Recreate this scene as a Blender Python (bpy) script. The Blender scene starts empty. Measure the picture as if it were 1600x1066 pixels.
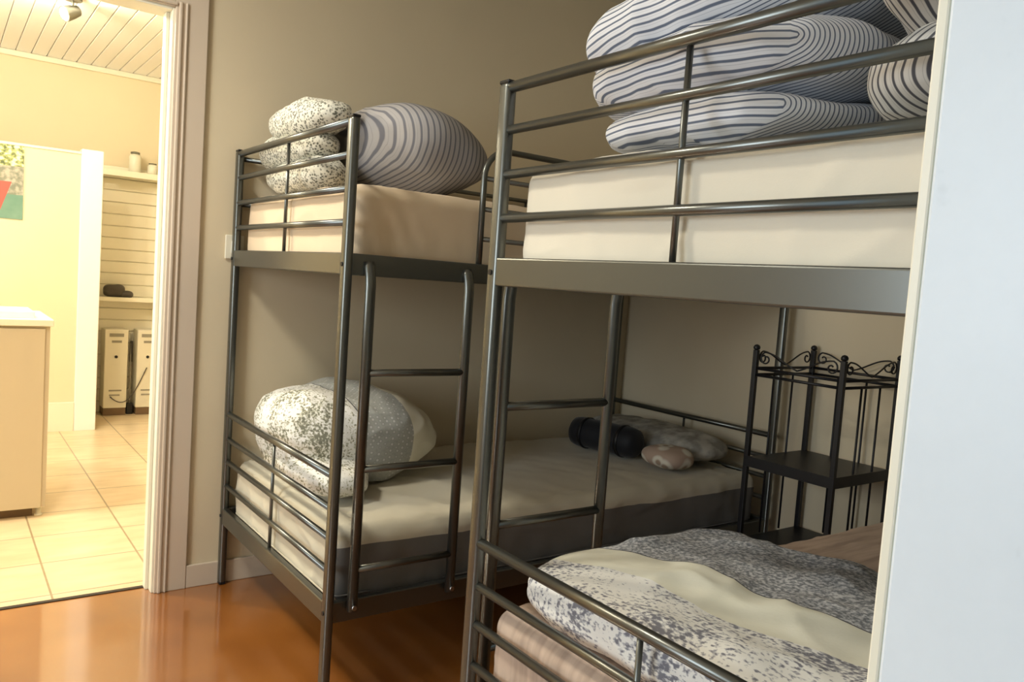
import bpy, bmesh, math, random
from mathutils import Vector, Matrix, noise

S = bpy.context.scene
COL = S.collection
R = math.radians

# ---------------------------------------------------------------- camera
cam_d = bpy.data.cameras.new('camera')
cam_d.sensor_width = 36.0
cam_d.lens = 1230.4 / 1600 * 36
cam_d.clip_start = 0.02
cam = bpy.data.objects.new('camera', cam_d)
COL.objects.link(cam)
fw = Vector((0.59076, 0.80365, -0.07184)).normalized()
rt = Vector((0.80673, -0.58675, 0.07009)).normalized()
up = rt.cross(fw).normalized()
rt = fw.cross(up).normalized()
m = Matrix((rt, up, -fw)).transposed().to_4x4()
m.translation = Vector((-1.369, -2.981, 1.208))
cam.matrix_world = m
S.camera = cam

# ---------------------------------------------------------------- world, lights, exposure
w = bpy.data.worlds.new('sky')
S.world = w
w.use_nodes = True
bg = w.node_tree.nodes['Background']
bg.inputs[0].default_value = (0.55, 0.78, 1.0, 1)
bg.inputs[1].default_value = 1.0

def area(name, loc, direction, sx, sy, energy, color):
    d = bpy.data.lights.new(name, 'AREA')
    d.shape = 'RECTANGLE'
    d.size, d.size_y = sx, sy
    d.energy = energy
    d.color = color
    o = bpy.data.objects.new(name, d)
    o.location = loc
    o.rotation_euler = Vector(direction).to_track_quat('-Z', 'Z').to_euler()
    COL.objects.link(o)
    return o

def point(name, loc, energy, color, radius=0.05):
    d = bpy.data.lights.new(name, 'POINT')
    d.energy = energy
    d.color = color
    d.shadow_soft_size = radius
    o = bpy.data.objects.new(name, d)
    o.location = loc
    COL.objects.link(o)
    return o

# light at the unseen, added windows of both rooms, the ceiling lamps of the tiled room
area('bedroom_window_daylight', (-3.72, -1.75, 1.5), (1, 0, -0.08), 1.3, 1.2, 34, (0.86, 0.94, 1.0))
area('kitchen_window_daylight', (-3.72, 1.5, 1.5), (1, 0, -0.05), 1.5, 1.3, 36, (1.0, 0.93, 0.74))
point('kitchen_lamp_light', (-0.98, 1.92, 2.46), 22, (1.0, 0.89, 0.68), 0.06)
point('kitchen_lamp_light', (-1.75, 1.0, 2.40), 64, (1.0, 0.89, 0.68), 0.06)
area('bedroom_lamp_light', (-1.7, -0.8, 2.50), (0, 0, -1), 0.34, 0.34, 21, (1.0, 0.95, 0.82))  # added lamp out of view, lifts the bedroom brightness
S.view_settings.view_transform = 'Standard'
S.view_settings.look = 'None'
S.view_settings.gamma = 1
S.view_settings.use_curve_mapping = False
S.view_settings.exposure = 0.5

# ---------------------------------------------------------------- materials
def mat(name, color, rough=0.6, metal=0.0, coat=0.0, spec=0.5):
    mm = bpy.data.materials.new(name)
    mm.use_nodes = True
    b = mm.node_tree.nodes['Principled BSDF']
    b.inputs['Base Color'].default_value = (*color, 1)
    b.inputs['Roughness'].default_value = rough
    b.inputs['Metallic'].default_value = metal
    b.inputs['Coat Weight'].default_value = coat
    b.inputs['Specular IOR Level'].default_value = spec
    return mm

class NT:
    """small helper to write node graphs"""
    def __init__(s, mm):
        s.n = mm.node_tree.nodes
        s.l = mm.node_tree.links
        s.b = s.n['Principled BSDF']
    def new(s, t, **k):
        nd = s.n.new(t)
        for a, v in k.items():
            setattr(nd, a, v)
        return nd
    def put(s, sock, v):
        if hasattr(v, 'is_output') or isinstance(v, bpy.types.NodeSocket):
            s.l.new(v, sock)
        else:
            sock.default_value = v
    def coord(s):
        return s.new('ShaderNodeTexCoord').outputs['Object']
    def mapv(s, v, sc=(1, 1, 1), loc=(0, 0, 0), rot=(0, 0, 0)):
        nd = s.new('ShaderNodeMapping')
        s.l.new(v, nd.inputs[0])
        nd.inputs['Scale'].default_value = sc
        nd.inputs['Location'].default_value = loc
        nd.inputs['Rotation'].default_value = rot
        return nd.outputs[0]
    def noise(s, v, sc, det=3, rough=0.5):
        nd = s.new('ShaderNodeTexNoise')
        s.l.new(v, nd.inputs['Vector'])
        nd.inputs['Scale'].default_value = sc
        nd.inputs['Detail'].default_value = det
        nd.inputs['Roughness'].default_value = rough
        return nd.outputs['Fac']
    def voro(s, v, sc, feature='F1', rnd=1.0):
        nd = s.new('ShaderNodeTexVoronoi', feature=feature)
        s.l.new(v, nd.inputs['Vector'])
        nd.inputs['Scale'].default_value = sc
        nd.inputs['Randomness'].default_value = rnd
        return nd.outputs['Distance']
    def math(s, op, a, b=0.0, c=0.0):
        nd = s.new('ShaderNodeMath', operation=op)
        s.put(nd.inputs[0], a)
        s.put(nd.inputs[1], b)
        s.put(nd.inputs[2], c)
        return nd.outputs[0]
    def ramp(s, v, stops):
        nd = s.new('ShaderNodeValToRGB')
        s.l.new(v, nd.inputs[0])
        e = nd.color_ramp.elements
        while len(e) < len(stops):
            e.new(0.5)
        for q, (p, c) in zip(e, stops):
            q.position = p
            q.color = (*c, 1) if len(c) == 3 else c
        return nd.outputs[0]
    def mix(s, f, a, b):
        nd = s.new('ShaderNodeMix', data_type='RGBA')
        s.put(nd.inputs[0], f)
        for k, v in ((6, a), (7, b)):
            if isinstance(v, tuple):
                nd.inputs[k].default_value = (*v, 1)
            else:
                s.l.new(v, nd.inputs[k])
        return nd.outputs[2]
    def attr(s, name):
        return s.new('ShaderNodeAttribute', attribute_name=name).outputs['Fac']
    def bump(s, h, strength=0.2, dist=0.01):
        nd = s.new('ShaderNodeBump')
        s.l.new(h, nd.inputs['Height'])
        nd.inputs['Strength'].default_value = strength
        nd.inputs['Distance'].default_value = dist
        s.l.new(nd.outputs[0], s.b.inputs['Normal'])
    def color(s, v):
        s.l.new(v, s.b.inputs['Base Color'])
    def rough(s, v):
        s.l.new(v, s.b.inputs['Roughness'])

M = {}
def wall_mat(name, c, amp=0.05):
    mm = mat(name, c, 0.75)
    t = NT(mm)
    v = t.coord()
    n1 = t.noise(v, 1.3, 3)
    lo = tuple(x * (1 - amp) for x in c)
    hi = tuple(min(1, x * (1 + amp)) for x in c)
    t.color(t.ramp(n1, [(0.3, lo), (0.7, hi)]))
    t.bump(t.noise(v, 180, 2), 0.08, 0.002)
    return mm
M['wall'] = wall_mat('beige_wall_paint', (0.67, 0.575, 0.405))
M['cream'] = wall_mat('cream_wall_paint', (0.76, 0.66, 0.46), 0.03)
M['trim'] = mat('beige_gloss_trim', (0.62, 0.52, 0.41), 0.35)
M['creamtrim'] = mat('cream_gloss_trim', (0.83, 0.79, 0.64), 0.35)
M['white'] = mat('white_gloss_paint', (0.88, 0.88, 0.86), 0.3)
M['plaster'] = wall_mat('white_ceiling_paint', (0.72, 0.67, 0.56), 0.02)
# jamb: blue-white paint with a few scuffs
mm = mat('white_door_paint', (0.80, 0.84, 0.87), 0.4)
t = NT(mm); v = t.coord()
sc_ = t.noise(v, 14, 4, 0.7)
t.color(t.ramp(sc_, [(0.22, (0.60, 0.66, 0.70)), (0.36, (0.70, 0.76, 0.80)), (0.8, (0.73, 0.79, 0.83))]))
t.bump(t.noise(v, 60, 2), 0.04, 0.002)
M['jamb'] = mm
# polished burnt-orange floor
mm = mat('polished_orange_floor', (0.4, 0.13, 0.02), 0.16, 0, 1.0)
mm.node_tree.nodes['Principled BSDF'].inputs['Coat IOR'].default_value = 2.4
mm.node_tree.nodes['Principled BSDF'].inputs['Coat Roughness'].default_value = 0.10
t = NT(mm); v = t.coord()
n1 = t.noise(v, 2.0, 2, 0.5)
t.color(t.ramp(n1, [(0.25, (0.20, 0.060, 0.008)), (0.5, (0.32, 0.110, 0.016)), (0.75, (0.42, 0.160, 0.030))]))
t.b.inputs['Roughness'].default_value = 0.4
M['floor'] = mm
# cream tiles with brown grout
mm = mat('cream_floor_tiles', (0.8, 0.65, 0.42), 0.3)
t = NT(mm); v = t.coord()
bk = t.new('ShaderNodeTexBrick', offset=0.0, squash=1.0)
t.l.new(t.mapv(v, (1, 1, 1), (1.026 + 0.34 * 20, -0.12 + 0.34 * 20, 0)), bk.inputs['Vector'])
bk.inputs['Scale'].default_value = 1.0
bk.inputs['Brick Width'].default_value = 0.34
bk.inputs['Row Height'].default_value = 0.34
bk.inputs['Mortar Size'].default_value = 0.004
bk.inputs['Mortar Smooth'].default_value = 0.2
bk.inputs['Color1'].default_value = (0.80, 0.66, 0.45, 1)
bk.inputs['Color2'].default_value = (0.76, 0.60, 0.39, 1)
bk.inputs['Mortar'].default_value = (0.38, 0.30, 0.18, 1)
cl = t.ramp(t.noise(t.mapv(v, (1, 3, 1)), 5, 4), [(0.35, (0.90, 0.86, 0.80)), (0.65, (1, 1, 1))])
mx = t.new('ShaderNodeMix', data_type='RGBA', blend_type='MULTIPLY')
mx.inputs[0].default_value = 1
t.l.new(bk.outputs['Color'], mx.inputs[6]); t.l.new(cl, mx.inputs[7])
t.color(mx.outputs[2])
t.bump(bk.outputs['Fac'], -0.3, 0.002)
M['tile'] = mm
M['black'] = mat('black_metal', (0.012, 0.012, 0.014), 0.4, 0.3)
M['dark_strip'] = mat('dark_threshold', (0.02, 0.012, 0.008), 0.5)
# bed metal
mm = mat('grey_bed_metal', (0.145, 0.15, 0.138), 0.30, 0.88)
M['metal'] = mm
M['bolt'] = mat('steel_bolt', (0.45, 0.45, 0.45), 0.3, 1.0)
M['slat'] = mat('dark_slat_metal', (0.05, 0.05, 0.05), 0.5, 0.3)

def fabric(name, c1, c2, rough=0.85, sc=2.5):
    mm = mat(name, c1, rough, 0, 0, 0.25)
    t = NT(mm); v = t.coord()
    t.color(t.ramp(t.noise(v, sc, 3), [(0.35, c1), (0.65, c2)]))
    t.bump(t.noise(v, 260, 2), 0.15, 0.001)
    mm.node_tree.nodes['Principled BSDF'].inputs['Sheen Weight'].default_value = 0.15
    return mm
M['sheet_peach'] = fabric('peach_sheet', (0.70, 0.55, 0.38), (0.74, 0.59, 0.41))
M['sheet_cream'] = fabric('cream_sheet', (0.72, 0.66, 0.53), (0.76, 0.70, 0.57))
M['sheet_grey'] = fabric('pale_sheet', (0.53, 0.49, 0.38), (0.60, 0.55, 0.43))
mm = mat('pinkish_brown_sheet', (0.5, 0.38, 0.30), 0.9, 0, 0, 0.2)
t = NT(mm); v = t.coord()
n = t.noise(t.mapv(v, (1, 9, 0.6)), 4, 3)
t.color(t.ramp(n, [(0.35, (0.40, 0.30, 0.235)), (0.6, (0.55, 0.42, 0.33))]))
t.bump(n, 0.3, 0.01)
M['sheet_brown'] = mm
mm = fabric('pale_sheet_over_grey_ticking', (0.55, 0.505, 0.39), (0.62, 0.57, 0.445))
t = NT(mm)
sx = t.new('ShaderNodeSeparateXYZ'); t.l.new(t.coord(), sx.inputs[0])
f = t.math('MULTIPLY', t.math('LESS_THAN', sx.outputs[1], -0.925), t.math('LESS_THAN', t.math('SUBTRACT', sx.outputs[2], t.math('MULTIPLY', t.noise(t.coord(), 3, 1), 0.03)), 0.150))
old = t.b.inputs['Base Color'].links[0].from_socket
t.color(t.mix(f, old, (0.15, 0.14, 0.125)))  # lower strip of the long side mixed to dark grey
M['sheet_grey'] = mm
M['black_cloth'] = fabric('black_nylon', (0.008, 0.009, 0.012), (0.014, 0.015, 0.02), 0.6)

def striped(name, period, light, dark, duty=0.5):
    mm = mat(name, light, 0.85, 0, 0, 0.2)
    t = NT(mm)
    s = t.attr('s')
    v = t.coord()
    wob = t.math('MULTIPLY', t.math('SUBTRACT', t.noise(v, 7, 2), 0.5), period * 0.5)
    f = t.math('FRACT', t.math('DIVIDE', t.math('ADD', s, wob), period))
    d2 = tuple(a * 0.45 + b * 0.55 for a, b in zip(dark, light))
    t.color(t.ramp(f, [(0.0, light), (duty - 0.08, light), (duty, dark), (duty + 0.22, dark), (duty + 0.3, light), (0.93, light), (0.96, d2), (1.0, light)]))
    t.bump(t.noise(v, 240, 2), 0.2, 0.001)
    return mm
M['ticking'] = striped('white_and_navy_ticking', 0.0112, (0.80, 0.80, 0.82), (0.15, 0.175, 0.235), 0.42)
M['ticking_grey'] = striped('grey_ticking', 0.0155, (0.62, 0.60, 0.56), (0.09, 0.09, 0.10), 0.48)
M['stripe_wide'] = striped('grey_striped_cotton', 0.0165, (0.36, 0.345, 0.34), (0.15, 0.15, 0.17), 0.42)
# speckled cotton
mm = mat('speckled_cotton', (0.8, 0.8, 0.7), 0.85, 0, 0, 0.2)
t = NT(mm); v = t.coord()
a = t.voro(v, 120)
b = t.noise(v, 40, 2)
f = t.math('ADD', t.math('MULTIPLY', a, 1.0), t.math('MULTIPLY', b, 0.35))
t.color(t.ramp(f, [(0.40, (0.13, 0.13, 0.10)), (0.56, (0.38, 0.37, 0.31)), (0.72, (0.74, 0.72, 0.62))]))
M['speckle'] = mm

def patchwork(name, e1, e2, e3, lat_scale=60, c_dark=(0.20, 0.20, 0.23), c_mid=(0.48, 0.48, 0.50), lat=True):
    """floral | plain cream | grey lattice, bands across attribute s"""
    mm = mat(name, (0.8, 0.8, 0.75), 0.85, 0, 0, 0.2)
    t = NT(mm); v = t.coord()
    s = t.attr('s')
    # flower sprays: dense small petals and leaves in clusters
    cl = t.noise(v, 7.5, 2)
    dens = t.math('MULTIPLY', t.math('SUBTRACT', cl, 0.47), 0.8)
    leafn = t.noise(t.mapv(v, (1, 0.5, 1), (3, 1, 2), (0.5, 0.3, 0.8)), 150, 2, 0.6)
    pet = t.voro(t.mapv(v, (1, 1, 0.6), (1, 4, 2), (0.9, 0.2, 0.1)), 105)
    k = t.math('SUBTRACT', t.math('MULTIPLY_ADD', pet, 0.35, leafn), dens)
    flower = t.ramp(k, [(0.46, c_dark), (0.56, c_mid), (0.66, (0.82, 0.81, 0.77))])
    cream = t.ramp(t.noise(v, 5, 3), [(0.35, (0.72, 0.70, 0.57)), (0.65, (0.80, 0.78, 0.66))])
    g = t.voro(t.mapv(v, (1, 1, 1), (0, 0, 0), (0.4, 0.5, 0.78)), lat_scale, rnd=0.25)
    if lat:
        lat = t.ramp(g, [(0.22, (0.62, 0.62, 0.60)), (0.34, (0.36, 0.37, 0.35)), (0.6, (0.42, 0.43, 0.40))])
    else:
        lat = t.ramp(t.noise(v, 110, 2, 0.6), [(0.40, (0.20, 0.21, 0.225)), (0.50, (0.38, 0.39, 0.41)), (0.62, (0.66, 0.66, 0.67))])
    c = t.mix(t.math('GREATER_THAN', s, e1), flower, cream)
    c = t.mix(t.math('GREATER_THAN', s, e2), c, lat)
    c = t.mix(t.math('GREATER_THAN', s, e3), c, cream)
    sm = t.math('LESS_THAN', t.math('ABSOLUTE', t.math('SUBTRACT', s, e2)), 0.0022)
    c = t.mix(sm, c, (0.10, 0.10, 0.11))
    t.color(c)
    t.bump(t.noise(v, 150, 2), 0.2, 0.0015)
    return mm
M['patch_low'] = patchwork('patchwork_duvet_cotton', -0.215, -0.215, -0.03, lat_scale=66, c_dark=(0.20, 0.20, 0.15), c_mid=(0.50, 0.49, 0.38))
M['patch_near'] = patchwork('patchwork_lace_cotton', -0.215, -0.075, 9.0, lat=False)
# pillow with mottled grey print
mm = mat('mottled_grey_cotton', (0.3, 0.3, 0.28), 0.85, 0, 0, 0.2)
t = NT(mm); v = t.coord()
t.color(t.ramp(t.noise(v, 16, 3), [(0.4, (0.26, 0.25, 0.22)), (0.62, (0.48, 0.46, 0.41))]))
M['mottled'] = mm
mm = mat('ring_print_cloth', (0.5, 0.42, 0.35), 0.85, 0, 0, 0.2)
t = NT(mm); v = t.coord()
g = t.voro(v, 14)
t.color(t.ramp(g, [(0.18, (0.36, 0.27, 0.20)), (0.28, (0.70, 0.66, 0.57)), (0.4, (0.70, 0.66, 0.57)), (0.52, (0.45, 0.34, 0.27))]))
M['rings'] = mm
# poster
mm = mat('poster_print', (0.5, 0.5, 0.4), 0.6)
t = NT(mm); v = t.coord()
sx = t.new('ShaderNodeSeparateXYZ'); t.l.new(v, sx.inputs[0])
leaf = t.ramp(t.noise(v, 38, 3), [(0.38, (0.10, 0.13, 0.06)), (0.5, (0.35, 0.40, 0.14)), (0.62, (0.85, 0.85, 0.60))])
grey = t.ramp(t.noise(v, 30, 2), [(0.4, (0.20, 0.22, 0.17)), (0.6, (0.42, 0.40, 0.33))])
c = t.mix(t.math('GREATER_THAN', sx.outputs[2], 0.335), grey, leaf)
teal = t.mix(t.noise(v, 12, 2), (0.09, 0.22, 0.17), (0.20, 0.33, 0.25))
c = t.mix(t.math('LESS_THAN', sx.outputs[2], 0.155), c, teal)
# red shape: diagonal edge
rd = t.math('LESS_THAN', t.math('ADD', t.math('MULTIPLY', sx.outputs[0], 1.0), t.math('MULTIPLY', sx.outputs[2], -0.32)), 0.035)
rd = t.math('MULTIPLY', rd, t.math('LESS_THAN', sx.outputs[2], 0.235))
c = t.mix(rd, c, (0.50, 0.10, 0.08))
t.color(c)
M['poster'] = mm
M['box_white'] = mat('off_white_plastic', (0.78, 0.74, 0.60), 0.5)
M['grey_print'] = mat('grey_print', (0.30, 0.28, 0.22), 0.7)
M['cabinet'] = wall_mat('cream_cabinet_laminate', (0.62, 0.53, 0.38), 0.02)
M['plinth'] = mat('brown_plinth', (0.16, 0.10, 0.05), 0.6)
M['worktop'] = mat('pale_worktop', (0.86, 0.83, 0.68), 0.4)
M['shelf_stuff'] = mat('dark_brown_leather', (0.06, 0.05, 0.04), 0.6)
M['jar'] = mat('pale_ceramic', (0.75, 0.73, 0.60), 0.3)
M['spot'] = mat('brushed_nickel', (0.22, 0.215, 0.17), 0.4, 0.8)
mm = mat('lit_bulb', (1, 0.95, 0.8), 0.4)
mm.node_tree.nodes['Principled BSDF'].inputs['Emission Color'].default_value = (1, 0.9, 0.65, 1)
mm.node_tree.nodes['Principled BSDF'].inputs['Emission Strength'].default_value = 25
M['bulb'] = mm
mm = mat('lit_diffuser', (1, 0.97, 0.9), 0.5)  # glow of the added bedroom lamp
mm.node_tree.nodes['Principled BSDF'].inputs['Emission Color'].default_value = (1, 0.93, 0.78, 1)
mm.node_tree.nodes['Principled BSDF'].inputs['Emission Strength'].default_value = 6
M['bulb_soft'] = mm
mm = mat('window_glass', (1, 1, 1), 0.0)
mm.node_tree.nodes['Principled BSDF'].inputs['Transmission Weight'].default_value = 1
mm.node_tree.nodes['Principled BSDF'].inputs['IOR'].default_value = 1.01
M['glass'] = mm

# ---------------------------------------------------------------- mesh helpers
def obj(name, bm, material, parent=None, smooth=False, loc=None):
    me = bpy.data.meshes.new(name)
    bmesh.ops.recalc_face_normals(bm, faces=bm.faces)
    bm.to_mesh(me)
    bm.free()
    for mt in (material if isinstance(material, (list, tuple)) else [material]):
        me.materials.append(M[mt])
    if smooth:
        for p in me.polygons:
            p.use_smooth = True
    o = bpy.data.objects.new(name, me)
    COL.objects.link(o)
    if loc:
        o.location = loc
    if parent:
        o.parent = parent
    return o

def empty(name, loc, label, cat, group=None, rz=0):
    o = bpy.data.objects.new(name, None)
    o.empty_display_size = 0.1
    o.location = loc
    o.rotation_euler.z = rz
    COL.objects.link(o)
    return tag(o, label, cat, group)

def tag(o, label, cat, group=None):
    o['label'] = label
    o['category'] = cat
    if group:
        o['group'] = group
    return o

def struct(o):
    o['kind'] = 'structure'
    return o

def box(bm, x0, x1, y0, y1, z0, z1, bev=0.0, seg=2, mi=0):
    r = bmesh.ops.create_cube(bm, size=1)
    vs = r['verts']
    for v in vs:
        v.co = Vector(((x0 + x1) / 2 + v.co.x * (x1 - x0), (y0 + y1) / 2 + v.co.y * (y1 - y0), (z0 + z1) / 2 + v.co.z * (z1 - z0)))
    fs = set(f for v in vs for f in v.link_faces)
    for f in fs:
        f.material_index = mi
    if bev > 0:
        es = list(set(e for v in vs for e in v.link_edges))
        bmesh.ops.bevel(bm, geom=es, offset=bev, segments=seg, affect='EDGES', profile=0.5)
    return bm

def bx(*a, **k):
    return box(bmesh.new(), *a, **k)

def tube(bm, pts, r, n=12, cap=True, ry=None):
    pts = [Vector(p) for p in pts]
    rings = []
    prev = None
    for i, p in enumerate(pts):
        if i == 0:
            d = pts[1] - p
        elif i == len(pts) - 1:
            d = p - pts[i - 1]
        else:
            d = (pts[i + 1] - p).normalized() + (p - pts[i - 1]).normalized()
        d.normalize()
        if prev is None:
            a = Vector((0, 0, 1)) if abs(d.z) < 0.9 else Vector((0, 1, 0))
            u = d.cross(a).normalized()
        else:
            u = (prev - d * prev.dot(d)).normalized()
        prev = u
        v = d.cross(u).normalized()
        rr = r[i] if isinstance(r, (list, tuple)) else r
        r2 = rr if ry is None else ry
        rings.append([bm.verts.new(p + u * (math.cos(2 * math.pi * k / n) * rr) + v * (math.sin(2 * math.pi * k / n) * r2)) for k in range(n)])
    for a, b in zip(rings, rings[1:]):
        for k in range(n):
            f = bm.faces.new((a[k], a[(k + 1) % n], b[(k + 1) % n], b[k]))
            f.smooth = True
    if cap:
        bm.faces.new(rings[0][::-1])
        bm.faces.new(rings[-1])
    return bm

def tb(*a, **k):
    return tube(bmesh.new(), *a, **k)

def lathe(bm, prof, cx, cy, n=20):
    rings = []
    for r, z in prof:
        rings.append([bm.verts.new((cx + r * math.cos(2 * math.pi * k / n), cy + r * math.sin(2 * math.pi * k / n), z)) for k in range(n)])
    for a, b in zip(rings, rings[1:]):
        for k in range(n):
            f = bm.faces.new((a[k], a[(k + 1) % n], b[(k + 1) % n], b[k]))
            f.smooth = True
    bm.faces.new(rings[0][::-1])
    bm.faces.new(rings[-1])
    return bm

def cube_grid(n):
    """unit cube surface, n subdivisions per side, welded"""
    verts, faces, idx = [], [], {}
    def vid(p):
        k = tuple(round(c, 5) for c in p)
        if k not in idx:
            idx[k] = len(verts)
            verts.append(Vector(p))
        return idx[k]
    for ax in range(3):
        for sg in (-1, 1):
            for i in range(n):
                for j in range(n):
                    q = []
                    for di, dj in ((0, 0), (1, 0), (1, 1), (0, 1)):
                        a = -1 + 2 * (i + di) / n
                        b = -1 + 2 * (j + dj) / n
                        p = [0, 0, 0]
                        p[ax] = sg
                        p[(ax + 1) % 3] = a
                        p[(ax + 2) % 3] = b
                        q.append(vid(p))
                    if sg < 0:
                        q = q[::-1]
                    faces.append(q)
    return verts, faces
GRIDS = {}

def nz(p, s=1.0, o=0.0):
    return noise.noise(Vector((p.x * s + o, p.y * s - o * 0.7, p.z * s + o * 1.3)))

def soft(bm, c, h, n=48, power=4.0, deform=None, wr=0.0, wsc=6.0, seed=0.0, sfun=None, layer=None, rot=None, mi=0, floor=None):
    """a puffy superellipsoid body: c centre, h half sizes"""
    if n not in GRIDS:
        GRIDS[n] = cube_grid(n)
    vs, fs = GRIDS[n]
    c = Vector(c)
    h = Vector(h)
    pw = power if isinstance(power, tuple) else (power,) * 3
    out = []
    for p in vs:
        q = Vector([math.tan(t * math.pi / 4) if True else t for t in p])
        L = 1.0
        lo, hi = 0.0, 1.0
        for _ in range(22):
            mid = (lo + hi) / 2
            if abs(q.x * mid) ** pw[0] + abs(q.y * mid) ** pw[1] + abs(q.z * mid) ** pw[2] > 1:
                hi = mid
            else:
                lo = mid
        q = q * lo
        d = Vector((q.x * h.x, q.y * h.y, q.z * h.z))
        if deform:
            d = deform(d, q)
        nrm = Vector((q.x / h.x, q.y / h.y, q.z / h.z)).normalized()
        if wr:
            a = nz(d, wsc, seed)
            b = 1 - abs(nz(d, wsc * 1.7, seed + 5)) * 3
            d = d + nrm * wr * (a * 1.2 + 0.45 * max(b, -0.5) * (0.5 + a))
        if rot:
            d = rot @ d
        P = c + d
        if floor is not None and P.z < floor:
            P.z = floor
        out.append((bm.verts.new(P), sfun(P) if sfun else 0.0))
    if layer is not None:
        for v, s in out:
            v[layer] = s
    for f in fs:
        nf = bm.faces.new([out[i][0] for i in f])
        nf.smooth = True
        nf.material_index = mi
    return bm

def roundbox(bm, x0, x1, y0, y1, z0, z1, r, n=60, crown=0.0, wr=0.0, wsc=5.0, seed=0.0, fold=None):
    if n not in GRIDS:
        GRIDS[n] = cube_grid(n)
    vs, fs = GRIDS[n]
    c = Vector(((x0 + x1) / 2, (y0 + y1) / 2, (z0 + z1) / 2))
    h = Vector(((x1 - x0) / 2, (y1 - y0) / 2, (z1 - z0) / 2))
    out = []
    for p in vs:
        # denser near the edges
        g = Vector([math.copysign(1 - (1 - abs(t)) ** 1.25, t) for t in p])
        a = Vector((g.x * h.x, g.y * h.y, g.z * h.z))
        q = Vector([max(-(h[i] - r), min(h[i] - r, a[i])) for i in range(3)])
        d = a - q
        if d.length > 1e-7:
            d.normalize()
            a2 = q + d * r
        else:
            a2 = a
        nn = d if d.length > 0.5 else Vector((0, 0, 1))
        if a2.z > 0:
            a2.z += crown * (1 - (abs(a2.x) / h.x) ** 4) * (1 - (abs(a2.y) / h.y) ** 2) * (a2.z / h.z)
        P = c + a2
        if wr and P.z > z0 + 0.02:
            k = nz(P, wsc, seed) * wr
            rd = 1 - abs(nz(Vector((P.x * 1.4 + P.y * 0.8, P.y * 0.5 - P.x * 0.4, P.z)), wsc * 1.4, seed + 9)) * 4
            k += max(rd, 0) * wr * 0.8
            P = P + nn * k
            if fold:
                P = P + nn * fold(P)
        out.append(bm.verts.new(P))
    for f in fs:
        nf = bm.faces.new([out[i] for i in f])
        nf.smooth = True
    return bm

# ================================================================ THE SETTING
CEIL = 2.62
# bedroom floor (runs into the doorway) and hall floor behind the camera
struct(obj('floor', bx(-3.6, 1.60, -4.6, 0.055, -0.06, 0.0), 'floor'))
struct(obj('floor', bx(-3.6, 1.0, 0.075, 3.9, -0.06, 0.002), 'tile')).name = 'floor_tiled'
struct(obj('trim_1', bx(-1.62, -0.70, 0.055, 0.075, -0.06, 0.003), 'dark_strip'))
struct(obj('ceiling', bx(-3.6, 1.6, -2.80, 0.10, CEIL, CEIL + 0.08), 'plaster'))

# wall_back: with the doorway (x -1.62 .. -0.71, z < 2.08)
DX0, DX1, DZ = -1.62, -0.712, 2.076
bm = bmesh.new()
box(bm, -3.6, DX0, 0.0, 0.10, 0, CEIL)
box(bm, DX1, 1.60, 0.0, 0.10, 0, CEIL)
box(bm, DX0, DX1, 0.0, 0.10, DZ + 0.01, CEIL)
struct(obj('wall_back', bm, 'wall'))
struct(obj('wall_right', bx(1.56, 1.66, -2.80, 0.0, 0, CEIL), 'wall'))
# wall_front: between bedroom and the hall the photo was taken from
bm = bmesh.new()
box(bm, -0.735, 1.62, -2.80, -2.662, 0, CEIL, 0.003)
struct(obj('wall_front', bm, 'jamb'))
bm = bmesh.new()
box(bm, -3.6, -2.1, -2.80, -2.662, 0, CEIL)
box(bm, -2.1, -0.735, -2.80, -2.662, 2.15, CEIL)
struct(obj('wall_front', bm, 'wall')).name = 'wall_front_left'
struct(obj('wall_hall_back', bx(-3.6, 1.0, -4.6, -4.5, 0, CEIL), 'wall'))
struct(obj('wall_hall_right', bx(0.9, 1.0, -4.5, -2.80, 0, CEIL), 'wall'))
struct(obj('ceiling_hall', bx(-3.6, 1.0, -4.6, -2.80, CEIL, CEIL + 0.08), 'plaster'))
# thin cream architrave edge on the bedroom side of that jamb
struct(obj('trim_2', bx(-0.7345, -0.67, -2.662, -2.652, 0, 2.15, 0.002), 'creamtrim'))
# wall_left with unseen windows, added to brighten the two rooms
def windowed_wall(name, material, y0, y1, wy0, wy1, wz0, wz1):
    bm = bmesh.new()
    box(bm, -3.7, -3.6, y0, wy0, 0, CEIL)
    box(bm, -3.7, -3.6, wy1, y1, 0, CEIL)
    box(bm, -3.7, -3.6, wy0, wy1, 0, wz0)
    box(bm, -3.7, -3.6, wy0, wy1, wz1, CEIL)
    struct(obj(name, bm, material))
def window(n, wy0, wy1, wz0, wz1):
    o = struct(empty('window_%d' % n, (-3.65, (wy0 + wy1) / 2, wz0), '', ''))
    del o['label']; del o['category']
    hw = (wy1 - wy0) / 2
    hh = wz1 - wz0
    bm = bmesh.new()
    box(bm, -0.03, 0.03, -hw, -hw + 0.05, 0, hh)
    box(bm, -0.03, 0.03, hw - 0.05, hw, 0, hh)
    box(bm, -0.03, 0.03, -hw + 0.05, hw - 0.05, 0, 0.05)
    box(bm, -0.03, 0.03, -hw + 0.05, hw - 0.05, hh - 0.05, hh)
    box(bm, -0.03, 0.03, -0.025, 0.025, 0.05, hh - 0.05)
    obj('window_frame', bm, 'white', o)
windowed_wall('wall_left', 'wall', -2.80, 0.10, -2.45, -1.05, 0.85, 2.15)
window(1, -2.45, -1.05, 0.85, 2.15)
windowed_wall('wall_kitchen_left', 'cream', 0.10, 3.90, 0.7, 2.3, 0.8, 2.2)
window(2, 0.7, 2.3, 0.8, 2.2)

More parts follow.
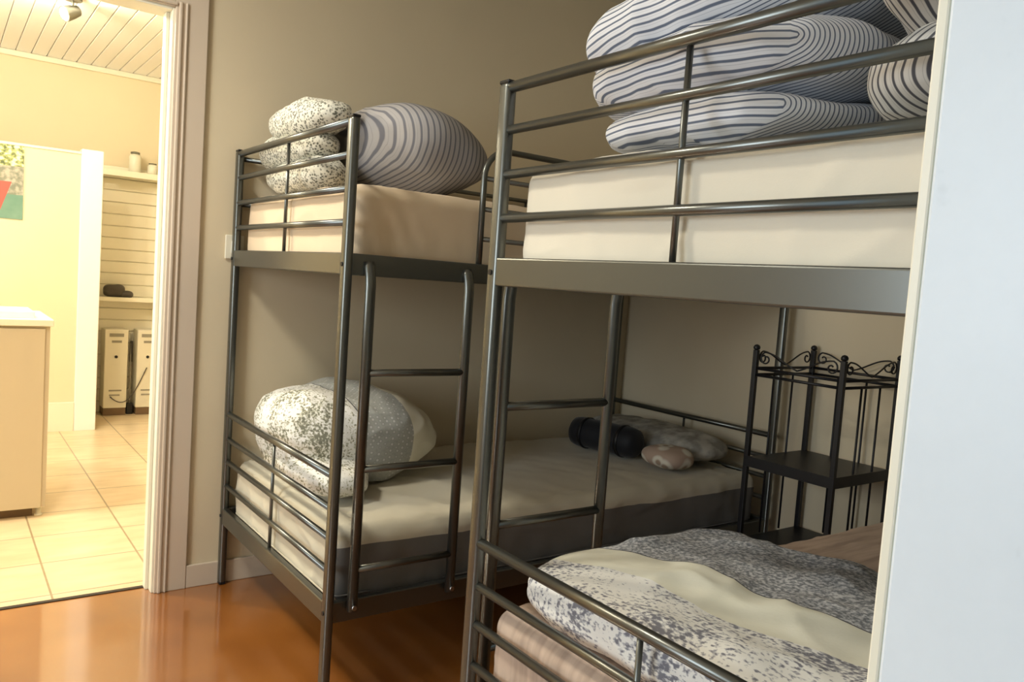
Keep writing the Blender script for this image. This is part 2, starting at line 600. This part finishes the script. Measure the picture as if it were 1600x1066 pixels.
# doorway 1: lining, casing, moulding on the bedroom side
o = struct(empty('door_1', (DX1, 0, 0), '', ''))
del o['label']; del o['category']
def local(x0, x1, y0, y1, z0, z1, bev=0.0):
    return (x0 - DX1, x1 - DX1, y0, y1, z0, z1, bev)
bm = bmesh.new()
box(bm, *local(DX1 - 0.014, DX1, -0.006, 0.106, 0, DZ, 0.002))
box(bm, *local(DX0, DX0 + 0.014, -0.006, 0.106, 0, DZ, 0.002))
box(bm, *local(DX0 + 0.014, DX1 - 0.014, -0.006, 0.106, DZ - 0.010, DZ + 0.004, 0.002))
obj('door_lining', bm, 'creamtrim', o)
bm = bmesh.new()
for (x0, x1) in ((DX1 - 0.006, DX1 + 0.104), (DX0 - 0.104, DX0 + 0.006)):
    box(bm, *local(x0, x1, -0.016, 0.0, 0, DZ + 0.104, 0.003))
box(bm, *local(DX0 + 0.006, DX1 - 0.006, -0.016, 0.0, DZ + 0.0, DZ + 0.104, 0.003))
for (x0, x1) in ((DX1 + 0.004, DX1 + 0.016), (DX1 + 0.026, DX1 + 0.034), (DX0 - 0.016, DX0 - 0.004)):
    box(bm, *local(x0, x1, -0.024, -0.014, 0, DZ + 0.02, 0.004))
box(bm, *local(DX0, DX1, -0.024, -0.014, DZ + 0.004, DZ + 0.016, 0.004))
obj('door_casing', bm, 'trim', o)
# door stop on the lining
obj('door_stop', bx(*local(DX1 - 0.026, DX1 - 0.014, 0.035, 0.075, 0, DZ - 0.01, 0.002)), 'creamtrim', o)

# baseboards
bm = box(bmesh.new(), DX1 + 0.104, 1.56, -0.014, 0.0, 0, 0.085, 0.003)
struct(obj('baseboard_back', bm, 'trim'))
struct(obj('baseboard_right', bx(1.546, 1.56, -2.662, -0.014, 0, 0.085, 0.003), 'trim'))

# the tiled kitchen beyond
FY = 3.76
struct(obj('wall_kitchen_back', bx(-3.6, 1.0, FY, FY + 0.10, 0, 2.72), 'cream'))
struct(obj('wall_kitchen_right', bx(0.62, 0.72, 0.10, FY, 0, 2.72), 'cream'))
bm = bmesh.new()
x = -3.6
while x < 0.62:
    box(bm, x, min(x + 0.092, 0.62), 0.10, FY, 2.605, 2.63, 0.004, 1)
    x += 0.095
box(bm, -3.6, 0.62, 0.10, FY, 2.625, 2.66)
struct(obj('ceiling_boarded', bm, 'white'))
struct(obj('trim_3', bx(-3.6, 0.62, FY - 0.03, FY, 2.565, 2.605, 0.008), 'creamtrim'))
# low partition with a white end post
struct(obj('wall_partition', bx(-2.4, -0.60, 3.045, 3.10, 0, 1.868), 'cream'))
struct(obj('trim_4', bx(-2.4, -0.60, 3.035, 3.11, 1.868, 1.885, 0.003), 'creamtrim'))
struct(obj('trim_5', bx(-0.60, -0.468, 3.03, 3.12, 0, 1.905, 0.006), 'white'))
struct(obj('baseboard_partition', bx(-2.4, -0.60, 3.03, 3.045, 0, 0.20, 0.004), 'creamtrim'))

# ================================================================ BUNK BEDS
BL, BW, BH = 1.96, 0.978, 1.626
PX, PY = 0.026, 0.036      # post section
UR = [1.611, 1.524, 1.433, 1.343]
LR = [0.650, 0.556, 0.472, 0.381]
UP = (1.202, 1.261)
LP = (0.234, 0.295)

def make_bunk(loc, ladder_side, label):
    """local frame: x 0..BL along the bed, y 0..-BW; ladder_side 0 = back (y 0), 1 = front (y -BW)"""
    root = empty('bunk_bed', loc, label, 'bed')
    for x in (0, BL):
        for y in (0, -BW):
            bm = box(bmesh.new(), x - PX / 2, x + PX / 2, y - PY / 2, y + PY / 2, 0.006, BH - 0.004, 0.010, 4)
            p = obj('post', bm, 'metal', root, True)
            bm = box(bmesh.new(), x - PX / 2 + 0.001, x + PX / 2 - 0.001, y - PY / 2 + 0.001, y + PY / 2 - 0.001, 0, 0.012, 0.004, 2)
            obj('foot_cap', bm, 'black', p)
            bm = box(bmesh.new(), x - PX / 2 + 0.001, x + PX / 2 - 0.001, y - PY / 2 + 0.001, y + PY / 2 - 0.001, BH - 0.008, BH, 0.003, 2)
            obj('post_cap', bm, 'black', p)
        for z in UR + LR:
            rr = 0.0115 if z in (UR[0], LR[0]) else 0.0095
            obj('end_rail', tb([(x, -PY / 2 + 0.004, z), (x, -BW + PY / 2 - 0.004, z)], rr, 14), 'metal', root)
        for (z0, z1) in ((UP[1] - 0.005, UR[0]), (LP[1] - 0.005, LR[0])):
            obj('middle_bar', tb([(x + 0.003, -BW / 2, z0), (x + 0.003, -BW / 2, z1)], 0.0058, 10), 'metal', root)
        for (z0, z1) in (UP, LP):
            bm = box(bmesh.new(), x - 0.011, x + 0.011, -BW + PY / 2 - 0.004, -PY / 2 + 0.004, z0, z1, 0.004, 3)
            obj('end_panel', bm, 'metal', root)
    for y in (0, -BW):
        for (z0, z1) in (UP, LP):
            bm = box(bmesh.new(), PX / 2 - 0.004, BL - PX / 2 + 0.004, y - 0.011, y + 0.011, z0, z1, 0.004, 3)
            obj('side_rail', bm, 'metal', root)
    # slatted bases
    for (z0, z1) in (UP, LP):
        bm = bmesh.new()
        box(bm, 0.013, BL - 0.013, -0.030, -0.011, z0 + 0.004, z0 + 0.016)
        box(bm, 0.013, BL - 0.013, -BW + 0.011, -BW + 0.030, z0 + 0.004, z0 + 0.016)
        for k in range(15):
            x = 0.07 + k * (BL - 0.14) / 14
            box(bm, x - 0.03, x + 0.03, -BW + 0.013, -0.013, z0 + 0.016, z0 + 0.024)
        obj('slatted_base', bm, 'slat', root)
    # ladder
    out = -1 if ladder_side else 1
    ys = -BW if ladder_side else 0.0
    yl = ys + out * 0.028
    lad = bpy.data.objects.new('ladder', None)
    COL.objects.link(lad)
    lad.parent = root
    lad.empty_display_size = 0.1
    for x in (0.060, 0.378):
        pts = []
        zt = UP[1] - 0.018
        for k in range(7):
            a = k / 6 * math.pi / 2
            pts.append((x, yl - out * 0.020 * (1 - math.sin(a)) if False else yl - out * 0.022 * (1 - math.cos(math.pi / 2 - a)), zt - 0.05 * math.sin(a)))
        pts = [(x, ys + out * 0.012, UP[1] - 0.022), (x, ys + out * 0.017, UP[0] + 0.022), (x, ys + out * 0.024, UP[0] + 0.002), (x, yl, UP[0] - 0.025), (x, yl, 0.27)]
        obj('ladder_leg', tb(pts, 0.0155, 16, ry=0.0125), 'metal', lad, False)
        bm = bmesh.new()
        tube(bm, [(x, yl + out * 0.008, 0.282), (x, yl + out * 0.017, 0.282)], 0.007, 12)
        obj('bolt', bm, 'bolt', lad)
    for z in (0.938, 0.670, 0.387):
        obj('rung', tb([(0.062, yl, z), (0.376, yl, z)], 0.0105, 14), 'metal', lad)
    # guard rails: hooped one beside the ladder, straight one on the other side
    yg = ys
    g = bpy.data.objects.new('guard_rail', None)
    COL.objects.link(g)
    g.parent = root
    pts = [(0.424, yg, UP[1] - 0.015), (0.424, yg, 1.52)]
    for k in range(1, 9):
        a = k / 8 * math.pi / 2
        pts.append((0.424 + 0.085 * (1 - math.cos(a)), yg, 1.52 + 0.085 * math.sin(a)))
    pts.append((BL - PX / 2 + 0.003, yg, 1.605))
    obj('guard_hoop', tb(pts, 0.0095, 12), 'metal', g)
    for z in (1.516, 1.425, 1.336):
        obj('guard_bar', tb([(0.424, yg, z), (BL - PX / 2 + 0.003, yg, z)], 0.0075, 10), 'metal', g)
    yo = 0.0 if ladder_side else -BW
    g = bpy.data.objects.new('guard_rail', None)
    COL.objects.link(g)
    g.parent = root
    for z in (1.594, 1.43):
        obj('guard_bar', tb([(PX / 2 - 0.003, yo, z), (BL - PX / 2 + 0.003, yo, z)], 0.009, 12), 'metal', g)
    for x in (0.65, 1.31):
        obj('guard_upright', tb([(x, yo, UP[1] - 0.01), (x, yo, 1.594)], 0.006, 10), 'metal', g)
    # bolts on the end posts
    for y in (0, -BW):
        for z in (1.23, 0.265):
            obj('bolt', tb([(-PX / 2 + 0.001, y, z), (-PX / 2 - 0.003, y, z)], 0.006, 12), 'black', root)
    return root

XA, YA = -0.481, -0.022
XB, YB = -0.420, -1.615
make_bunk((XA, YA, 0), 1, 'grey metal bunk bed standing against the back wall next to the doorway')
make_bunk((XB, YB, 0), 0, 'grey metal bunk bed nearest the viewer, cut off by the white jamb on the right')

def mattress(loc, top, base, material, label, crown, wr, seed, fold=None):
    root = empty('mattress', loc, label, 'mattress')
    bm = roundbox(bmesh.new(), 0.022, BL - 0.026, -BW + 0.036, -0.036, base - loc[2], top - loc[2], 0.045, 72, crown, wr, 5.0, seed, fold)
    obj('mattress_cover', bm, material, root, True)
    bm = bmesh.new()
    zz = base + 0.030 - loc[2]
    x0, x1, y0, y1 = 0.022, BL - 0.026, -BW + 0.036, -0.036
    rr = 0.045
    pts = []
    for (cx, cy, a0) in ((x1 - rr, y1 - rr, 0), (x0 + rr, y1 - rr, 90), (x0 + rr, y0 + rr, 180), (x1 - rr, y0 + rr, 270)):
        for k in range(7):
            a = R(a0 + k * 15)
            pts.append((cx + rr * math.cos(a), cy + rr * math.sin(a), zz))
    pts.append(pts[0])
    tube(bm, pts, 0.003, 8, False)
    obj('piping', bm, material, root)
    return root

def gather(P):
    # gathered corner of the fitted sheet on the long side near the visible end
    d = math.hypot((P.x - 0.16) * 1.2, (P.z - 0.10))
    return 0.007 * math.sin(P.x * 95 + P.z * 40) * math.exp(-(d / 0.085) ** 2)
mattress((XA, YA, UP[0] + 0.025), 1.458, UP[0] + 0.025, 'sheet_peach', 'peach-sheeted mattress on the upper bunk by the back wall', 0.005, 0.003, 1.0, gather)
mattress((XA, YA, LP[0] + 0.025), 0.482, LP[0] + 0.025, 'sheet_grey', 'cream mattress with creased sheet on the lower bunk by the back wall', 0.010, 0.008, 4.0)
mattress((XB, YB, UP[0] + 0.025), 1.455, UP[0] + 0.025, 'sheet_cream', 'thick cream-sheeted mattress on the upper bunk nearest the viewer', 0.006, 0.004, 7.0)
mattress((XB, YB, LP[0] + 0.025), 0.520, LP[0] + 0.025, 'sheet_brown', 'pinkish brown mattress on the lower bunk nearest the viewer', 0.008, 0.005, 11.0)

# ================================================================ BEDDING
def soft_obj(name, builders, material, label, cat, origin, group=None, parent=None):
    """builders draw in world space; the mesh is shifted so that its origin sits at origin"""
    bm = bmesh.new()
    lay = bm.verts.layers.float.new('s')
    for b in builders:
        b(bm, lay)
    for v in bm.verts:
        v.co -= Vector(origin)
    o = obj(name, bm, material, parent, True, None if parent else origin)
    if label:
        tag(o, label, cat, group)
    return o

# --- folded ticking duvet on the near upper bunk: three puffy folds
def cap_s(y0, y1, zc, xf, k=1.0):
    def f(P):
        dy = max(y0 + 0.06 - P.y, 0, P.y - (y1 - 0.06))
        dz = P.z - zc
        d = math.hypot(dy, dz)
        return d + max(0, P.x - xf)
    return f
def fold_layer(y0, y1, z0, z1, x0, x1, seed, bulge=0.0, slope=0.0, wr=0.012, n=56):
    def b(bm, lay):
        def df(d, q):
            d = d.copy()
            # edges pinch a little, middle swells, whole layer rises towards -y
            d.z *= 1.0 - 0.18 * abs(q.y) ** 3
            d.x += 0.012 * math.sin(d.y * 9 + seed)
            d.z += slope * (-d.y) + bulge * (1 - q.y * q.y) * (0.3 + max(0, -q.x)) * 0.0
            return d
        zc = (z0 + z1) / 2
        soft(bm, ((x0 + x1) / 2, (y0 + y1) / 2, zc), ((x1 - x0) / 2, (y1 - y0) / 2, (z1 - z0) / 2), n, (3.2, 3.6, 2.4), df, wr, 6, seed,
             lambda P: cap_s(y0, y1, zc + slope * ((y0 + y1) / 2 - P.y), x0 + 0.05)(P), lay, floor=1.467)
    return b
soft_obj('folded_duvet', [
    fold_layer(-2.27, -1.770, 1.464, 1.560, -0.365, 0.28, 2.0, slope=0.02),
    fold_layer(-2.29, -1.700, 1.540, 1.675, -0.375, 0.25, 5.0, slope=0.03),
    fold_layer(-2.28, -1.690, 1.640, 1.805, -0.362, 0.26, 9.0, slope=0.13),
], 'ticking', 'white duvet with navy pinstripes folded in three puffy layers on the near upper bunk', 'duvet', (-0.05, -2.0, 1.465))
# --- darker bundle at the right edge
def bundle(c, h, seed, rot=None):
    def b(bm, lay):
        def sf(P):
            return (P.y - c[1]) * 0.9 + (P.x - c[0]) * 0.35 + (P.z - c[2]) * 0.35
        soft(bm, c, h, 44, (2.6, 2.4, 2.6), None, 0.012, 9, seed, sf, lay, rot)
    return b
soft_obj('striped_pillow', [bundle((-0.13, -2.435, 1.730), (0.24, 0.115, 0.165), 3.0, Matrix.Rotation(0.12, 3, 'X')),
                            bundle((-0.17, -2.435, 1.530), (0.20, 0.118, 0.062), 8.0)],
         'ticking_grey', 'crumpled grey striped pillow beside the white jamb on the near upper bunk', 'pillow', (-0.12, -2.48, 1.465))

# --- upper bunk by the wall: speckled cover with a big striped lobe
def arc_s(P):
    return P.x + 0.8 * (P.z - 1.60) ** 2 - 0.10 * (P.y + 0.5)
def blob(c, h, seed, pw=(2.6, 3.0, 2.3), wr=0.010, sf=arc_s, mi=0, rot=None, wsc=7, n=52, floor=None, df=None):
    def b(bm, lay):
        soft(bm, c, h, n, pw, df, wr, wsc, seed, sf, lay, rot, mi, floor)
    return b
def df_roll(d, q):
    d = d.copy()
    d.z *= 1 - 0.50 * max(0, q.x) ** 1.6

    d.z -= 0.045 * q.x
    return d
soft_obj('rolled_duvet', [
    blob((-0.092, -0.52, 1.612), (0.180, 0.400, 0.132), 2.2, (3.2, 3.2, 2.4), 0.006, floor=1.464, df=df_roll),
], 'stripe_wide', 'grey striped duvet rolled up on the upper bunk by the back wall', 'duvet', (-0.1, -0.5, 1.46))
soft_obj('speckled_pillow', [
    blob((-0.365, -0.36, 1.705), (0.080, 0.27, 0.060), 4.0, wr=0.012),
    blob((-0.370, -0.30, 1.612), (0.076, 0.25, 0.058), 6.0, wr=0.012),
    blob((-0.365, -0.34, 1.518), (0.076, 0.26, 0.055), 7.5, wr=0.012, floor=1.464),
], 'speckle', 'speckled grey and white pillow folded beside the striped duvet on the wall-side upper bunk', 'pillow', (-0.36, -0.33, 1.462))

# --- lower bunk by the wall: puffy patchwork duvet
def df_low(d, q):
    d = d.copy()
    t_ = max(0, q.x)
    d.z *= 1 - 0.62 * t_ ** 2.4
    d.z -= 0.03 * t_ ** 2
    d.z *= 1 + 0.10 * max(0, -q.x)
    d.y *= 1 - 0.12 * t_ ** 2
    d.z += 0.012 * math.sin(q.x * 5 + q.y * 2)
    return d
def low_s(P):
    return P.x + 0.25 * (P.z - 0.64) ** 2 / 0.17
soft_obj('puffy_duvet', [
    blob((-0.150, -0.345, 0.642), (0.305, 0.300, 0.160), 12.0, (2.3, 3.2, 2.6), 0.012, low_s, n=64, floor=0.503, df=df_low),
    blob((-0.325, -0.47, 0.545), (0.115, 0.300, 0.055), 16.0, (2.4, 3.2, 2.4), 0.012, low_s, floor=0.503),
], 'patch_low', 'puffy floral duvet with grey lattice band on the lower bunk by the back wall', 'duvet', (-0.15, -0.34, 0.493))

# --- lower near bunk: big floral and lace duvet
def df_near(d, q):
    d = d.copy()
    d.z += 0.012 * math.sin(q.x * 3 + 0.6) - 0.01 * q.y - 0.020 * q.x
    return d
def near_s(P):
    return P.x + 0.10 * (P.y + 2.0) + 0.012 * math.sin(P.y * 14)
soft_obj('floral_duvet', [
    blob((-0.005, -2.100, 0.572), (0.380, 0.440, 0.066), 21.0, (7.0, 7.0, 2.8), 0.015, near_s, n=84, wsc=6, floor=0.534, df=df_near),
], 'patch_near', 'floral duvet with cream band and grey lace panel on the lower bunk nearest the viewer', 'duvet', (0, -2.1, 0.53))

# --- far end of the lower wall-side bunk
def pil(P):
    return 0.0
soft_obj('pillow', [blob((1.290, -0.50, 0.558), (0.150, 0.385, 0.062), 31.0, (3, 3, 2.1), 0.008, pil, floor=0.498)],
         'mottled', 'mottled grey pillow lying at the far end of the lower bunk by the back wall', 'pillow', (1.25, -0.44, 0.50))
root = empty('sleeping_bag', (1.020, -0.475, 0.500), 'black rolled sleeping bag lying in front of the mottled grey pillow', 'sleeping bag', rz=R(-80))
bm = bmesh.new()
prof = [(0.0, 0.02), (0.008, 0.045), (0.022, 0.062), (0.05, 0.067), (0.10, 0.065), (0.17, 0.0675), (0.25, 0.065), (0.31, 0.067), (0.345, 0.060), (0.358, 0.045), (0.364, 0.02)]
tube(bm, [(x - 0.182, 0, 0.067) for x, r in prof], [r for x, r in prof], 28)
obj('rolled_body', bm, 'black_cloth', root, True)
for x in (-0.10, 0.10):
    bm = bmesh.new()
    pts = [(x, 0.069 * math.cos(a), 0.067 + 0.069 * math.sin(a)) for a in [k / 24 * 2 * math.pi for k in range(25)]]
    tube(bm, pts, 0.009, 8, False, ry=0.002)
    obj('strap', bm, 'black', root, True)
soft_obj('folded_cloth', [blob((1.070, -0.795, 0.545), (0.085, 0.105, 0.044), 41.0, (3, 3, 2.2), 0.006, pil, n=32, floor=0.498)],
         'rings', 'crumpled pale cloth with brown ring print at the end of the black sleeping bag', 'cloth', (1.05, -0.77, 0.50))

# ================================================================ BLACK METAL RACK
RX0, RX1, RY0, RY1 = 1.150, 1.525, -1.485, -1.125
root = empty('metal_rack', ((RX0 + RX1) / 2, (RY0 + RY1) / 2, 0), 'small black wrought metal rack with scrolled top standing between the two bunk beds', 'rack')
hx, hy = (RX1 - RX0) / 2, (RY1 - RY0) / 2
for sx_ in (-1, 1):
    for sy_ in (-1, 1):
        x, y = sx_ * hx, sy_ * hy
        bm = bx(x - 0.009, x + 0.009, y - 0.009, y + 0.009, 0, 1.025, 0.0015)
        p = obj('post', bm, 'black', root)
        bm = lathe(bmesh.new(), [(0.004, 1.024), (0.012, 1.028), (0.013, 1.036), (0.009, 1.043), (0.002, 1.046)], x, y, 14)
        obj('finial', bm, 'black', p)
def seg(a, b, r=0.005):
    return tb([a, b], r, 8)
corners = [(-hx, -hy), (hx, -hy), (hx, hy), (-hx, hy)]
for z in (0.955, 0.93):
    for k in range(4):
        a, b = corners[k], corners[(k + 1) % 4]
        obj('frame_rail', seg((*a, z), (*b, z), 0.0055), 'black', root)
def scroll(a, b, z):
    """pair of S scrolls between two posts"""
    a, b = Vector((*a, 0)), Vector((*b, 0))
    bm = bmesh.new()
    for flip in (0, 1):
        pts = []
        for k in range(40):
            u = k / 39
            if u < 0.45:      # spiral beside the post
                w_ = u / 0.45
                ang = math.pi * 2.3 * (1 - w_) + math.pi * 0.5
                rr = 0.006 + 0.020 * w_
                px = 0.045 + rr * math.cos(ang)
                pz = 0.040 + rr * math.sin(ang)
                last = (px, pz)
            else:             # sweep down to the middle
                w_ = (u - 0.45) / 0.55
                L = (b - a).length / 2
                px = last[0] + (L - last[0]) * w_
                pz = last[1] * (1 - w_) + 0.012 * w_ + 0.012 * math.sin(w_ * math.pi * 1.2) * (1 - w_)
            f = px / (b - a).length
            if flip:
                f = 1 - f
            P = a + (b - a) * f
            pts.append((P.x, P.y, z + pz))
        tube(bm, pts, 0.0032, 6)
    return bm
for k in range(4):
    obj('scroll', scroll(corners[k], corners[(k + 1) % 4], 0.955), 'black', root)
for k in range(4):
    a, b = Vector(corners[k]), Vector(corners[(k + 1) % 4])
    if k == 3:
        continue
    for f in (0.34, 0.67):
        p = a + (b - a) * f
        obj('upright_bar', tb([(p.x, p.y, 0.30), (p.x, p.y, 0.93)], 0.0042, 8), 'black', root)
for z in (0.60, 0.28):
    bm = bx(-hx - 0.006, hx + 0.006, -hy - 0.006, hy + 0.006, z, z + 0.012, 0.002)
    box(bm, -hx - 0.008, hx + 0.008, -hy - 0.010, -hy - 0.002, z - 0.022, z + 0.018, 0.001)
    box(bm, -hx - 0.010, -hx - 0.002, -hy - 0.008, hy + 0.008, z - 0.022, z + 0.018, 0.001)
    obj('shelf', bm, 'black', root)

# light switch beside the wall-side bunk's corner post
root = empty('light_switch', (-0.482, -0.001, 1.272), 'cream light switch on the back wall behind the corner post of the bunk bed', 'switch')
obj('switch_plate', bx(-0.034, 0.034, -0.008, 0, -0.044, 0.044, 0.003), 'creamtrim', root)
obj('switch_rocker', bx(-0.012, 0.012, -0.012, -0.007, -0.022, 0.022, 0.002), 'white', root)

# ================================================================ KITCHEN THINGS
# base cabinet with worktop
root = empty('base_cabinet', (-1.28, 1.35, 0.002), 'cream kitchen base cabinet cut off at the left edge, seen through the doorway', 'cabinet')
def L(x0, x1, y0, y1, z0, z1, bev=0.0):
    return (x0 + 1.28, x1 + 1.28, y0 - 1.35, y1 - 1.35, z0, z1, bev)
CX = -0.952
obj('cabinet_body', bx(*L(-1.60, CX, 1.09, 1.66, 0.045, 0.872, 0.002)), 'cabinet', root)
obj('end_panel', bx(*L(-1.60, CX - 0.02, 1.078, 1.09, 0.045, 0.86, 0.002)), 'cabinet', root)
obj('worktop', bx(*L(-1.62, CX + 0.012, 1.066, 1.68, 0.872, 0.902, 0.003)), 'worktop', root)
obj('plinth', bx(*L(-1.58, CX - 0.05, 1.12, 1.63, 0.0, 0.045)), 'plinth', root)
for y in (1.10, 1.62):
    bm = lathe(bmesh.new(), [(0.016, 0), (0.018, 0.006), (0.011, 0.010), (0.011, 0.045)], CX - 0.025 + 1.28, y - 1.35 + 0.02, 14)
    obj('foot', bm, 'creamtrim', root)
# white tray with a folded cloth on the worktop
root = empty('serving_tray', (-1.17, 1.30, 0.904), 'white serving tray lying on the worktop of the cream cabinet', 'tray')
bm = bx(-0.16, 0.16, -0.16, 0.16, 0, 0.008, 0.003)
for a in ((-0.16, 0.16, -0.16, -0.148), (-0.16, 0.16, 0.148, 0.16), (-0.16, -0.148, -0.148, 0.148), (0.148, 0.16, -0.148, 0.148)):
    box(bm, *a, 0.006, 0.03, 0.003)
obj('tray_base', bm, 'white', root)
obj('papers', bx(-0.11, 0.12, -0.10, 0.10, 0.008, 0.016, 0.002), 'white', root)

# poster pinned to the partition
root = empty('poster', (-1.10, 3.042, 1.40), 'colourful poster with green, red and teal areas hanging on the cream partition', 'poster')
obj('poster_sheet', bx(-0.34, 0.174, -0.004, 0, 0.0, 0.468), 'poster', root)

# shelf unit behind the partition: two boards with supports and boarded back
root = empty('shelf_unit', (0.05, 3.55, 0.002), 'cream shelving with horizontally boarded back in the far corner of the kitchen', 'shelves')
bm = bmesh.new()
z = 0.0
while z < 1.86:
    box(bm, -0.50, 0.55, 0.180, 0.200, z, z + 0.086, 0.004, 1)
    z += 0.090
box(bm, -0.50, 0.55, 0.192, 0.206, 0, 1.86)
obj('back_boards', bm, 'creamtrim', root)
obj('shelf_board', bx(-0.50, 0.55, -0.01, 0.18, 0.868, 0.900, 0.003), 'creamtrim', root)
obj('shelf_board', bx(-0.50, 0.55, -0.01, 0.18, 1.800, 1.845, 0.003), 'creamtrim', root)
obj('side_panel', bx(0.55, 0.568, -0.01, 0.206, 0, 1.88, 0.002), 'creamtrim', root)
obj('side_panel', bx(-0.518, -0.50, -0.01, 0.206, 0, 1.88, 0.002), 'creamtrim', root)

# two tall white appliances / boxes standing below the shelf
def tower(x0, x1, label, seed):
    cx = (x0 + x1) / 2
    root = empty('storage_box', (cx, 3.63, 0.004), label, 'box', 'tall off-white boxes under the kitchen shelf')
    hw = (x1 - x0) / 2
    obj('box_body', bx(-hw, hw, -0.085, 0.085, 0.055, 0.655, 0.006), 'box_white', root)
    obj('base', bx(-hw + 0.004, hw - 0.004, -0.08, 0.08, 0.0, 0.055), 'plinth', root)
    for (a, b, z0, z1) in ((-0.62, 0.62, 0.60, 0.625), (-0.40, 0.45, 0.555, 0.572), (-0.55, 0.55, 0.185, 0.196), (-0.50, 0.40, 0.150, 0.161)):
        obj('printed_mark', bx(hw * a, hw * b, -0.0875, -0.084, z0, z1), 'grey_print', root)
    bm = tb([(0, -0.084, 0.448), (0, -0.091, 0.448)], 0.011, 14)
    obj('knob', bm, 'black', root)
tower(-0.345, -0.185, 'left one of two tall off-white boxes under the kitchen shelf, beside the white post', 1)
tower(-0.120, 0.030, 'right one of two tall off-white boxes under the kitchen shelf, next to the door frame', 2)
# broom-like dark thing between them
root = empty('dustpan_brush', (-0.153, 3.60, 0.003), 'dark narrow long-handled brush standing between the two off-white boxes', 'brush')
obj('brush_handle', tb([(0.0, 0.0, 0.08), (0.004, 0.03, 0.40), (0.010, 0.06, 0.62)], 0.0065, 10), 'grey_print', root)
obj('brush_grip', tb([(0.007, 0.035, 0.40), (0.011, 0.055, 0.56)], 0.011, 10), 'shelf_stuff', root)
obj('brush_head', bx(-0.024, 0.024, -0.02, 0.02, 0.0, 0.085, 0.006), 'black', root)
# power cord hanging across
pts = []
for k in range(24):
    u = k / 23
    pts.append((-0.30 + 0.25 * u, 3.534 - 0.004 * math.sin(u * 6), 0.15 + 0.22 * u ** 1.5 - 0.10 * math.sin(u * math.pi)))
o = obj('power_cord', tb(pts, 0.0035, 8), 'shelf_stuff', None, True)
tag(o, 'thin dark cord looping in front of the two off-white boxes', 'cord')

# a pair of dark shoes/purse-like thing on the lower shelf
root = empty('dark_bag', (-0.26, 3.62, 0.904), 'small dark brown bag lying on the lower kitchen shelf beside the white post', 'bag')
bm = bmesh.new(); lay = bm.verts.layers.float.new('s')
soft(bm, (-0.02, 0, 0.045), (0.075, 0.05, 0.048), 20, 3.0, None, 0.006, 14, 3.0, floor=0.0)
obj('bag_body', bm, 'shelf_stuff', root, True)
bm = bmesh.new()
soft(bm, (0.055, -0.01, 0.022), (0.05, 0.04, 0.024), 16, 3.0, None, 0.004, 14, 5.0, floor=0.0)
obj('bag_flap', bm, 'shelf_stuff', root, True)

# jars on the top shelf
for k, (x, h, r, lab) in enumerate(((-0.165, 0.16, 0.042, 'tallest pale jar on the top kitchen shelf, left of its neighbours'),
                                     (-0.04, 0.09, 0.036, 'low pale jar in the middle of the top kitchen shelf'),
                                     (0.05, 0.12, 0.030, 'slim pale jar on the top kitchen shelf nearest the door frame'))):
    root = empty('jar', (x, 3.64, 1.848), lab, 'jar', 'pale jars on the top kitchen shelf')
    obj('jar_body', lathe(bmesh.new(), [(r * 0.8, 0), (r, 0.01), (r, h * 0.75), (r * 0.7, h * 0.88)], 0, 0, 18), 'jar', root)
    obj('lid', lathe(bmesh.new(), [(r * 0.78, h * 0.88), (r * 0.78, h * 0.97), (r * 0.3, h)], 0, 0, 18), 'spot', root)

# ceiling spotlights
def spotlight(x, y, aim, label):
    root = empty('ceiling_spotlight', (x, y, 2.605), label, 'spotlight')
    obj('mount', lathe(bmesh.new(), [(0.045, -0.022), (0.048, -0.018), (0.048, 0.0)], 0, 0, 24), 'spot', root)
    obj('stem', tb([(0, 0, -0.02), (0, 0, -0.065)], 0.007, 10), 'spot', root)
    a = Vector(aim).normalized()
    c = Vector((0, 0, -0.085))
    bm = tube(bmesh.new(), [c - a * 0.045, c - a * 0.035, c, c + a * 0.045, c + a * 0.05], [0.014, 0.028, 0.036, 0.042, 0.042], 20)
    hd = obj('lamp_head', bm, 'spot', root)
    bm = tube(bmesh.new(), [c + a * 0.0505, c + a * 0.054], [0.034, 0.030], 18)
    obj('bulb', bm, 'bulb', hd)
spotlight(-0.79, 2.07, (-0.8, -0.3, -0.45), 'small nickel ceiling spotlight with a round mount on the boarded kitchen ceiling')

root = empty('ceiling_lamp', (-1.7, -0.8, 2.618), 'round flush white ceiling lamp above the free floor of the bedroom', 'lamp')  # fixture made up for the added bedroom light, never in view
obj('lamp_base', lathe(bmesh.new(), [(0.20, -0.03), (0.21, -0.025), (0.21, 0.0)], 0, 0, 32), 'white', root)
obj('lamp_diffuser', lathe(bmesh.new(), [(0.06, -0.075), (0.13, -0.065), (0.18, -0.045), (0.195, -0.03)], 0, 0, 32), 'bulb_soft', root)
